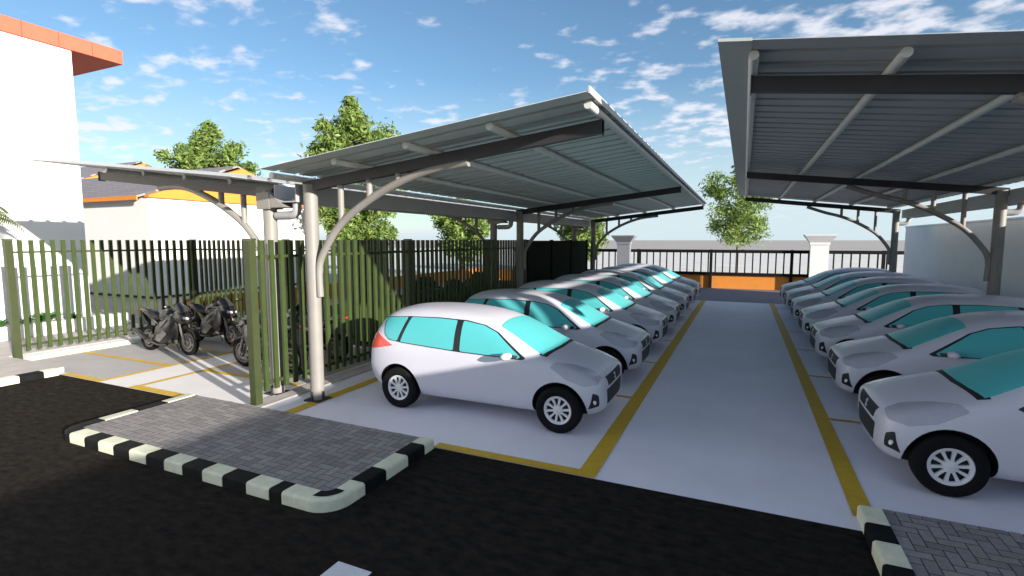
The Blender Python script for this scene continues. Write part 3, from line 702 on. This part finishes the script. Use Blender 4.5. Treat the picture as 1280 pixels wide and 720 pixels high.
def make_car():
    root = thing('parked_car', 'x', 'car', group='white cars parked under the carports')
    mb = MB(); mb.loft([car_ring(s) for s in ST], True, True)
    body = mb.build('body', [M['car_white'], M['black_plastic']], root)
    subdivided(body, 2)
    bm = bmesh.new(); bm.from_mesh(body.data); bmesh.ops.triangulate(bm, faces=bm.faces[:]); bvh = BVHTree.FromBMesh(bm); bm.free()
    # wheel arches cut out of the body
    cut = MB()
    for ax in (FA, RA):
        for s in (-1, 1):
            rr = 0.40; ring = [[Vector((ax + rr * cos(2 * pi * k / 36), s * yy, WR + 0.005 + rr * sin(2 * pi * k / 36))) for k in range(36)] for yy in (0.52, 1.1)]
            cut.loft(ring, True, True, 1)
    c = cut.build('cutter', [M['car_white'], M['black_plastic']])
    md = body.modifiers.new('b', 'BOOLEAN'); md.operation = 'DIFFERENCE'; md.object = c; md.solver = 'EXACT'
    dg = bpy.context.evaluated_depsgraph_get(); dg.update()
    me = bpy.data.meshes.new_from_object(body.evaluated_get(dg)); body.modifiers.clear(); body.data = me
    bpy.data.objects.remove(c)
    for p in me.polygons:
        ctr = p.center; inn = False
        for ax in (FA, RA):
            dx, dz = ctr.x - ax, ctr.z - WR - 0.005
            if hypot(dx, dz) < 0.404 and abs(ctr.y) > 0.515:
                rad = Vector((dx, 0, dz)).normalized() if hypot(dx, dz) > 1e-6 else Vector((0, 0, 1))
                if abs(p.normal.dot(rad)) > 0.9 or abs(ctr.y) < 0.53: inn = True
        p.material_index = 1 if inn else 0
        p.use_smooth = True
    me.set_sharp_from_angle(angle=radians(38))
    XZ = ((1, 0, 0), (0, 0, 1))
    band = [(-1.80, 1.455), (-1.26, 1.50), (-0.7, 1.515), (-0.2, 1.50), (0.12, 1.45), (0.36, 1.36), (0.86, 1.03), (0.80, 1.005), (-0.22, 1.03), (-1.30, 1.085), (-1.60, 1.115), (-1.70, 1.19)]
    g_q = [(-1.775, 1.445), (-1.30, 1.485), (-1.425, 1.105), (-1.60, 1.13), (-1.69, 1.20)]
    g_r = [(-1.225, 1.49), (-0.70, 1.50), (-0.365, 1.49), (-0.355, 1.05), (-1.355, 1.10)]
    g_f = [(-0.255, 1.49), (0.10, 1.44), (0.33, 1.355), (0.77, 1.045), (0.74, 1.02), (-0.235, 1.045)]
    for s in (-1, 1):
        d = (0, -s, 0.0)
        decal('window_trim', round_poly(band, .02), M['black_plastic'], bvh, d, XZ, root, 0.003)
        for g in (g_q, g_r, g_f): decal('side_window', round_poly(g, .03), M['car_glass'], bvh, d, XZ, root, 0.0075)
        decal('tail_lamp', [(-1.985, 1.21), (-1.90, 1.22), (-1.50, 1.03), (-1.90, 0.945), (-2.0, 0.95)], M['lamp_red'], bvh, d, XZ, root, 0.004)
        # headlamp, cast from the front quarter
        dd = Vector((-0.62, -s * 0.62, -0.48)).normalized(); u = Vector((0.707, -s * 0.707, 0)); v = dd.cross(u).normalized()
        if v.z < 0: v = -v
        def to2(p): p = Vector(p); return (p.dot(u), p.dot(v))
        hl = [to2(p) for p in ((1.88, s * .48, .795), (1.85, s * .64, .70), (1.72, s * .765, .705), (1.50, s * .81, .79), (1.22, s * .79, .945), (1.28, s * .69, .985), (1.52, s * .57, .965), (1.75, s * .47, .885))]
        decal('headlamp', round_poly(hl, .03), M['lamp_grey'], bvh, dd, (u, v), root, 0.005)
        fg = [to2(p) for p in ((1.87, s * .655, .555), (1.81, s * .715, .60), (1.80, s * .745, .40), (1.88, s * .62, .40))]
        f = decal('fog_lamp', round_poly(fg, .02), M['black_plastic'], bvh, dd, (u, v), root, 0.005, step=0.03)
        bl = MB(); hit = bvh.ray_cast(Vector((1.83, s * .69, .465)) - dd * 2, dd, 4)[0]
        rings = []
        for rr, q in ((.030, 0.0), (.027, 0.012), (.016, 0.019)):
            rings.append([hit - dd * (q + .004) + (u * cos(2 * pi * k / 14) * 0.8 + v * sin(2 * pi * k / 14) * 1.25) * rr for k in range(14)])
        bl.loft(rings, True, True); bl.build('bulb', M['silver'], f, smooth=True)
        # door mirror
        m = MB(); rings = []
        for t, a, h in ((0, .012, .02), (.04, .05, .045), (.10, .062, .058), (.16, .055, .05), (.195, .02, .02)):
            rings.append([Vector((0.62 + a * cos(2 * pi * k / 14) - t * 0.25, s * (0.80 + t), 1.06 + h * sin(2 * pi * k / 14))) for k in range(14)])
        m.loft(rings, True, True); mo = m.build('door_mirror', M['car_white'], root, smooth=True, angle=60)
        st = MB(); st.loft([[(0.60 + a, s * y, z), (0.76 + b_, s * y, z), (0.76 + b_, s * y, z + .045), (0.60 + a, s * y, z + .045)] for y, z, a, b_ in ((0.765, 1.015, 0, .02), (0.845, 1.03, -.02, -.09))]); st.build('mirror_stalk', M['black_plastic'], mo)
        for ax in (FA, RA): wheel(root, ax, s * 0.735, s)
    XY = ((1, 0, 0), (0, 1, 0)); dn = (0, 0, -1)
    # windscreen with the black cowl strip below it
    fr = [(1.135, -.66), (1.17, 0), (1.135, .66), (1.03, .69), (1.05, 0), (1.03, -.69)]
    decal('cowl_strip', fr, M['black_plastic'], bvh, dn, XY, root, 0.004)
    decal('windscreen', [(1.07, -.655), (1.105, -.33), (1.115, 0), (1.105, .33), (1.07, .655), (0.36, .545), (0.335, .25), (0.33, 0), (0.335, -.25), (0.36, -.545)], M['car_glass'], bvh, dn, XY, root, 0.008)
    YZ = ((0, 1, 0), (0, 0, 1)); bk = (1, 0, 0)
    decal('rear_window', round_poly([(-.50, 1.48), (.50, 1.48), (.56, 1.16), (-.56, 1.16)], .06), M['car_glass'], bvh, bk, YZ, root, 0.006)
    fd = (-1, 0, 0)
    gr = decal('grille', round_poly([(-.43, .79), (.43, .79), (.36, .655), (-.36, .655)], .02), M['black_plastic'], bvh, fd, YZ, root, 0.006)
    decal('lower_grille', round_poly([(-.45, .615), (.45, .615), (.38, .39), (-.38, .39)], .025), M['black_plastic'], bvh, fd, YZ, root, 0.006)
    em = [(-.050, .032), (.0, .062), (.052, .03), (.026, .012), (.0, .028), (-.016, .018), (.050, -.032), (.0, -.062), (-.052, -.03), (-.026, -.012), (.0, -.028), (.016, -.018)]
    # emblem sits on the grille: same cast, a little prouder
    decal('emblem', [(y * .75, z * .8 + .722) for y, z in em], M['silver'], bvh, fd, YZ, gr, 0.014, step=0.03)
    # number plate recess bar and sills
    lp = MB(); lp.box(-2.062, -2.03, -.26, .26, .60, .72); lp.build('plate_panel', M['silver'], root, bevel=0.006)
    return root
index_children()
car = make_car()
index_children()
ORD = ['', 'second', 'third', 'fourth', 'fifth', 'sixth', 'seventh']
first = True
for side in ('left', 'right'):
    for k in range(7):
        c = car if first else copy_tree(car); first = False
        y = 7.53 + 2.77 * k
        if side == 'left':
            c.location = (-3.68, y, 0.003); c.rotation_euler = (0, 0, 0)
            lab = 'white hatchback with red tail lamp beside the round column, first in the left row' if k == 0 else \
                  'farthest white hatchback of the left row, nearest the railing' if k == 6 else '%s white hatchback from the front in the left row' % ORD[k]
        else:
            c.location = (3.46, y, 0.003); c.rotation_euler = (0, 0, pi)
            lab = 'large white hatchback nearest the viewer in the right row, cut by the picture edge' if k == 0 else \
                  'farthest white hatchback of the right row, in front of the gate pillar' if k == 6 else '%s white hatchback from the front in the right row' % ORD[k]
        c['label'] = lab

# ------------------------------------------------------------------ motorcycles
def ell_ring(x, z0, z1, w, n=18, p=2.6, yo=0):
    zc, h = (z0 + z1) / 2, (z1 - z0) / 2; r = []
    for k in range(n):
        a = 2 * pi * k / n; c, s = cos(a), sin(a)
        r.append(Vector((x, yo + w * math.copysign(abs(c) ** (2 / p), c), zc + h * math.copysign(abs(s) ** (2 / p), s))))
    return r
def bike_wheel(parent, x, w, R=0.305):
    e = bpy.data.objects.new('wheel', None); col.objects.link(e); e.parent = parent; e.location = (x, 0, R); e.empty_display_size = .1
    t = MB(); t.lathe([(-w * .5, .205), (-w, .25), (-w * .85, R - .03), (-w * .4, R - .006), (0, R), (w * .4, R - .006), (w * .85, R - .03), (w, .25), (w * .5, .205)], 36, closed=True); t.build('tyre', M['tyre'], e, smooth=True, angle=60)
    r = MB(); r.lathe([(-w * .5, .207), (-w * .62, .225), (-w * .62, .185), (w * .62, .185), (w * .62, .225), (w * .5, .207)], 36, closed=True)
    r.tube([(0, -w * .8, 0), (0, w * .8, 0)], .035, 14)
    for k in range(6):
        a = 2 * pi * k / 6; r.tube([(cos(a) * .03, 0, sin(a) * .03), (cos(a + .12) * .19, 0, sin(a + .12) * .19)], [.02, .014], 6)
    r.build('rim', M['bike_metal'], e, smooth=True, angle=40)
    for s in (-1, 1):
        d = MB(); d.lathe([(s * w * .78, .148), (s * w * .82, .148), (s * w * .82, .095), (s * w * .78, .095)], 28, closed=True); d.build('brake_disc', M['bike_metal'], e, smooth=True, angle=30)
    return e
def make_bike():
    root = thing('motorcycle', 'x', 'motorcycle', group='black sport motorcycles in the fenced bays')
    FX, RX = 0.70, -0.70
    bike_wheel(root, FX, .062); bike_wheel(root, RX, .088)
    f = MB()
    for s in (-1, 1):
        f.tube([(FX, s * .10, .305), (FX - .13, s * .10, .62)], [.032, .034], 12); f.tube([(FX - .13, s * .10, .62), (FX - .27, s * .10, .98)], .024, 12)
    f.build('front_fork', M['bike_metal'], root, smooth=True)
    n = MB(); rings = []
    for k in range(11):
        a = radians(20 + 125 * k / 10); rr = .335; rings.append([Vector((FX + rr * cos(a), y, .305 + rr * sin(a) - 0.02 * (abs(y) > .05))) for y in (-.075, -.05, 0, .05, .075)] + [Vector((FX + (rr - .012) * cos(a), y, .305 + (rr - .012) * sin(a))) for y in (.075, 0, -.075)])
    n.loft(rings, True, True); n.build('front_mudguard', M['bike_black'], root, smooth=True, angle=50)
    # side fairing
    fa = MB(); fa.loft([ell_ring(*q) for q in ((.47, .60, .98, .06), (.44, .50, 1.0, .19), (.34, .36, 1.0, .235), (.18, .26, .93, .245), (0, .19, .80, .235), (-.2, .17, .70, .205), (-.34, .2, .58, .15), (-.4, .25, .48, .08))])
    fo = fa.build('fairing', M['bike_black'], root, smooth=True, angle=60)
    v = MB()
    for s in (-1, 1):
        v.prism([(.33, .83), (.12, .78), (-.02, .60), (.1, .64)], s * .243, s * .254); v.prism([(.30, .50), (.16, .58), (-.12, .33), (.05, .30)], s * .243, s * .256)
    v.build('fairing_decal', M['bike_grey'], fo)
    # nose and screen
    no = MB(); no.loft([ell_ring(*q) for q in ((.76, .80, .86, .035), (.72, .74, .93, .10), (.62, .70, 1.02, .155), (.5, .70, 1.06, .18), (.38, .78, 1.02, .17))])
    nn = no.build('nose_cowl', M['bike_black'], root, smooth=True, angle=60)
    hd = MB()
    for s in (-1, 1): hd.loft([[Vector((x, s * y, z)) for y, z in ((a, .83 + q), (b_, .85 + q), (b_, .90 + q), (a, .875 + q))] for x, a, b_, q in ((.755, .02, .07, -.01), (.70, .02, .13, .0))])
    hd.build('headlamp', M['silver'], nn)
    sc = MB(); sc.loft([[Vector((x, w * cos(t), z0 + h * sin(t))) for t in [pi * k / 10 for k in range(11)]] for x, w, z0, h in ((.66, .10, .97, .045), (.55, .14, 1.0, .10), (.42, .155, 1.03, .135), (.34, .15, 1.06, .14))], False, False); sc.build('windscreen', M['bike_screen'], nn, smooth=True)
    ta = MB(); ta.loft([ell_ring(*q) for q in ((.30, .78, .96, .07), (.24, .74, 1.03, .14), (.08, .72, 1.07, .17), (-.08, .72, 1.03, .165), (-.20, .74, .93, .11), (-.25, .76, .87, .06))]); ta.build('fuel_tank', M['bike_black'], root, smooth=True, angle=60)
    se = MB(); se.loft([ell_ring(*q) for q in ((-.20, .76, .86, .10), (-.28, .76, .855, .135), (-.45, .78, .87, .15), (-.55, .82, .91, .13), (-.60, .84, .93, .09))]); se.build('seat', M['bike_seat'], root, smooth=True, angle=60)
    tl = MB(); tl.loft([ell_ring(*q) for q in ((-.42, .70, .80, .10), (-.58, .78, .95, .13), (-.75, .86, 1.0, .115), (-.92, .94, 1.02, .07), (-1.0, .97, 1.02, .03))]); to = tl.build('tail', M['bike_black'], root, smooth=True, angle=60)
    l = MB(); l.box(-1.015, -.96, -.045, .045, .955, .995); l.build('tail_lamp', M['lamp_red'], to)
    ug = MB(); ug.box(-.93, -.90, -.06, .06, .60, .93); ug.build('plate_holder', M['black_plastic'], to)
    en = MB(); en.loft([ell_ring(*q) for q in ((.28, .24, .66, .16), (.05, .2, .70, .19), (-.2, .22, .66, .18), (-.34, .28, .56, .13))]); en.build('engine', M['bike_metal'], root, smooth=True, angle=60)
    sw = MB()
    for s in (-1, 1): sw.tube([(-.24, s * .10, .42), (-.45, s * .125, .36), (RX, s * .125, .305)], [.04, .034, .028], 10)
    sw.build('swingarm', M['bike_metal'], root, smooth=True)
    fr = MB()
    for s in (-1, 1): fr.tube([(.34, s * .10, .86), (.05, s * .19, .74), (-.22, s * .15, .60), (-.30, s * .12, .42)], .028, 10); fr.tube([(-.22, s * .12, .68), (-.60, s * .09, .86)], .018, 8)
    fr.build('frame', M['bike_metal'], root, smooth=True)
    ex = MB(); ex.tube([(.1, -.12, .22), (-.2, -.16, .2), (-.42, -.19, .28), (-.55, -.2, .34)], .026, 10); ex.tube([(-.5, -.2, .32), (-.56, -.205, .345), (-.92, -.225, .50), (-.95, -.226, .51)], [.035, .058, .058, .045], 14); ex.build('exhaust', M['bike_black'], root, smooth=True, angle=50)
    hb = MB()
    for s in (-1, 1): hb.tube([(.40, s * .10, .985), (.36, s * .2, .97), (.29, s * .33, .945)], .017, 8)
    ho = hb.build('handlebar', M['black_plastic'], root, smooth=True)
    gp = MB()
    for s in (-1, 1): gp.tube([(.335, s * .24, .962), (.28, s * .345, .942)], .023, 10)
    gp.build('grip', M['bike_seat'], ho, smooth=True)
    for s in (-1, 1):
        mr = MB(); mr.tube([(.5, s * .15, 1.03), (.48, s * .27, 1.12)], .009, 6); mr.loft([ell_ring(x, 1.10, 1.165, w, 12, 2.4, s * .315) for x, w in ((.50, .03), (.485, .06), (.465, .06))]); mr.build('mirror', M['bike_black'], root, smooth=True)
    ss = MB(); ss.tube([(-.05, .16, .24), (-.10, .27, .015)], .012, 6); ss.build('side_stand', M['bike_metal'], root)
    pg = MB()
    for s in (-1, 1): pg.tube([(-.36, s * .13, .42), (-.37, s * .24, .42)], .014, 8)
    pg.build('footpeg', M['bike_metal'], root)
    return root
bike = make_bike()
index_children()
spots = [(-12.70, 7.80, 0.0, 'black sport motorcycle wholly in view, front wheel toward the yellow corner marking'),
         (-12.72, 8.98, -0.02, 'black sport motorcycle behind the foremost one, against the dark back fence'),
         (-9.10, 7.62, pi, 'black sport motorcycle facing left, partly hidden by the green gate post'),
         (-9.12, 8.85, pi + 0.03, 'black sport motorcycle facing left in the back corner behind the slats')]
for i, (x, y, a, lab) in enumerate(spots):
    c = bike if i == 0 else copy_tree(bike)
    c.location = (x, y, 0.004); c.scale = (1.04, 1.08, 1.04); c.rotation_euler = (radians(-2.0), 0, a); c['label'] = lab

# ------------------------------------------------------------------ camera, light, sky
f_px = 640.0; pitch = math.atan(60 / f_px); yaw = math.atan(290 / math.hypot(f_px, 60))
F0 = Vector((-sin(yaw), cos(yaw), 0)); Rv = Vector((cos(yaw), sin(yaw), 0)); Fv = F0 * cos(pitch) - Vector((0, 0, sin(pitch))); Uv = Rv.cross(Fv)
cam = bpy.data.objects.new('camera', bpy.data.cameras.new('camera')); col.objects.link(cam)
cam.matrix_world = Matrix(((Rv.x, Uv.x, -Fv.x, 0), (Rv.y, Uv.y, -Fv.y, 0), (Rv.z, Uv.z, -Fv.z, 2.75), (0, 0, 0, 1)))
cam.data.sensor_width = 36; cam.data.lens = 18; cam.data.clip_end = 8000; cam.data.clip_start = 0.05
scene.camera = cam

EL, AZ = radians(13.0), radians(-19.7)              # azimuth measured from +X
S = Vector((cos(EL) * cos(AZ), cos(EL) * sin(AZ), sin(EL)))
sun = bpy.data.objects.new('sun', bpy.data.lights.new('sun', 'SUN')); col.objects.link(sun)
sun.data.energy = 5.0; sun.data.angle = radians(0.5); sun.data.color = (1.0, 0.93, 0.84)
sun.rotation_euler = (-S).to_track_quat('-Z', 'Y').to_euler()

w = bpy.data.worlds.new('World'); scene.world = w; w.use_nodes = True; nt = w.node_tree; L = nt.links
bg = nt.nodes['Background']; bg.inputs['Strength'].default_value = 0.106
sky = nt.nodes.new('ShaderNodeTexSky'); sky.sky_type = 'NISHITA'; sky.sun_disc = False
sky.sun_elevation = EL; sky.sun_rotation = math.atan2(S.x, S.y); sky.altitude = 200; sky.air_density = 1.0; sky.dust_density = 0.6; sky.ozone_density = 2.0
def node(t, **k):
    n = nt.nodes.new(t)
    for a, v_ in k.items(): setattr(n, a, v_)
    return n
tc = node('ShaderNodeTexCoord'); sp = node('ShaderNodeSeparateXYZ'); L.new(tc.outputs['Generated'], sp.inputs[0])
def mth(op, a, b_=None, clamp=False):
    n = node('ShaderNodeMath', operation=op); n.use_clamp = clamp
    for i, q in enumerate((a, b_)):
        if q is None: continue
        if isinstance(q, (int, float)): n.inputs[i].default_value = q
        else: L.new(q, n.inputs[i])
    return n.outputs[0]
zc = mth('ADD', mth('MAXIMUM', sp.outputs['Z'], 0.0), 0.16)
cx = mth('DIVIDE', sp.outputs['X'], zc); cy = mth('DIVIDE', sp.outputs['Y'], zc)
cmb = node('ShaderNodeCombineXYZ'); L.new(cx, cmb.inputs[0]); L.new(cy, cmb.inputs[1])
mp = node('ShaderNodeMapping'); mp.inputs['Rotation'].default_value = (0, 0, radians(-25)); mp.inputs['Scale'].default_value = (1.0, 1.2, 1); mp.inputs['Location'].default_value = (1.3, 4.2, 0)
L.new(cmb.outputs[0], mp.inputs['Vector'])
n1 = node('ShaderNodeTexNoise'); n1.inputs['Scale'].default_value = 7.5; n1.inputs['Detail'].default_value = 6; n1.inputs['Roughness'].default_value = 0.52; n1.inputs['Distortion'].default_value = 0.1
L.new(mp.outputs[0], n1.inputs['Vector'])
n2 = node('ShaderNodeTexNoise'); n2.inputs['Scale'].default_value = 1.0; n2.inputs['Detail'].default_value = 3
L.new(mp.outputs[0], n2.inputs['Vector'])
dens = mth('ADD', mth('MULTIPLY', sp.outputs['X'], 0.05), mth('ADD', mth('MULTIPLY', n1.outputs['Fac'], 0.72), mth('MULTIPLY', n2.outputs['Fac'], 0.58)))
mr = node('ShaderNodeMapRange'); mr.inputs['From Min'].default_value = 0.635; mr.inputs['From Max'].default_value = 0.80; mr.interpolation_type = 'SMOOTHSTEP'
L.new(dens, mr.inputs['Value'])
fade = node('ShaderNodeMapRange'); fade.inputs['From Min'].default_value = 0.01; fade.inputs['From Max'].default_value = 0.14; L.new(sp.outputs['Z'], fade.inputs['Value'])
cl_white = (4.6, 4.6, 4.95, 1)
hz = node('ShaderNodeMapRange'); hz.inputs['From Min'].default_value = 0.0; hz.inputs['From Max'].default_value = 0.30; hz.inputs['To Min'].default_value = 0.92; hz.inputs['To Max'].default_value = 0.0; hz.interpolation_type = 'SMOOTHSTEP'; L.new(sp.outputs['Z'], hz.inputs['Value'])
tint = node('ShaderNodeMix', data_type='RGBA', blend_type='MULTIPLY'); tint.inputs[0].default_value = 1; tint.inputs[7].default_value = (0.70, 0.82, 0.88, 1); L.new(sky.outputs[0], tint.inputs[6])
haze = node('ShaderNodeMix', data_type='RGBA', blend_type='LIGHTEN'); L.new(hz.outputs[0], haze.inputs[0]); L.new(tint.outputs[2], haze.inputs[6]); haze.inputs[7].default_value = (3.3, 4.0, 4.4, 1)
cov = mth('MULTIPLY', mth('MULTIPLY', mr.outputs[0], fade.outputs[0]), 0.80)
mx = node('ShaderNodeMix', data_type='RGBA'); L.new(cov, mx.inputs[0]); L.new(haze.outputs[2], mx.inputs[6]); mx.inputs[7].default_value = cl_white
L.new(mx.outputs[2], bg.inputs['Color'])

scene.view_settings.view_transform = 'Standard'; scene.view_settings.look = 'None'; scene.view_settings.gamma = 1; scene.view_settings.exposure = 1.0
scene.view_settings.use_curve_mapping = False
scene.render.engine = 'CYCLES'; scene.cycles.use_denoising = True; scene.cycles.max_bounces = 8
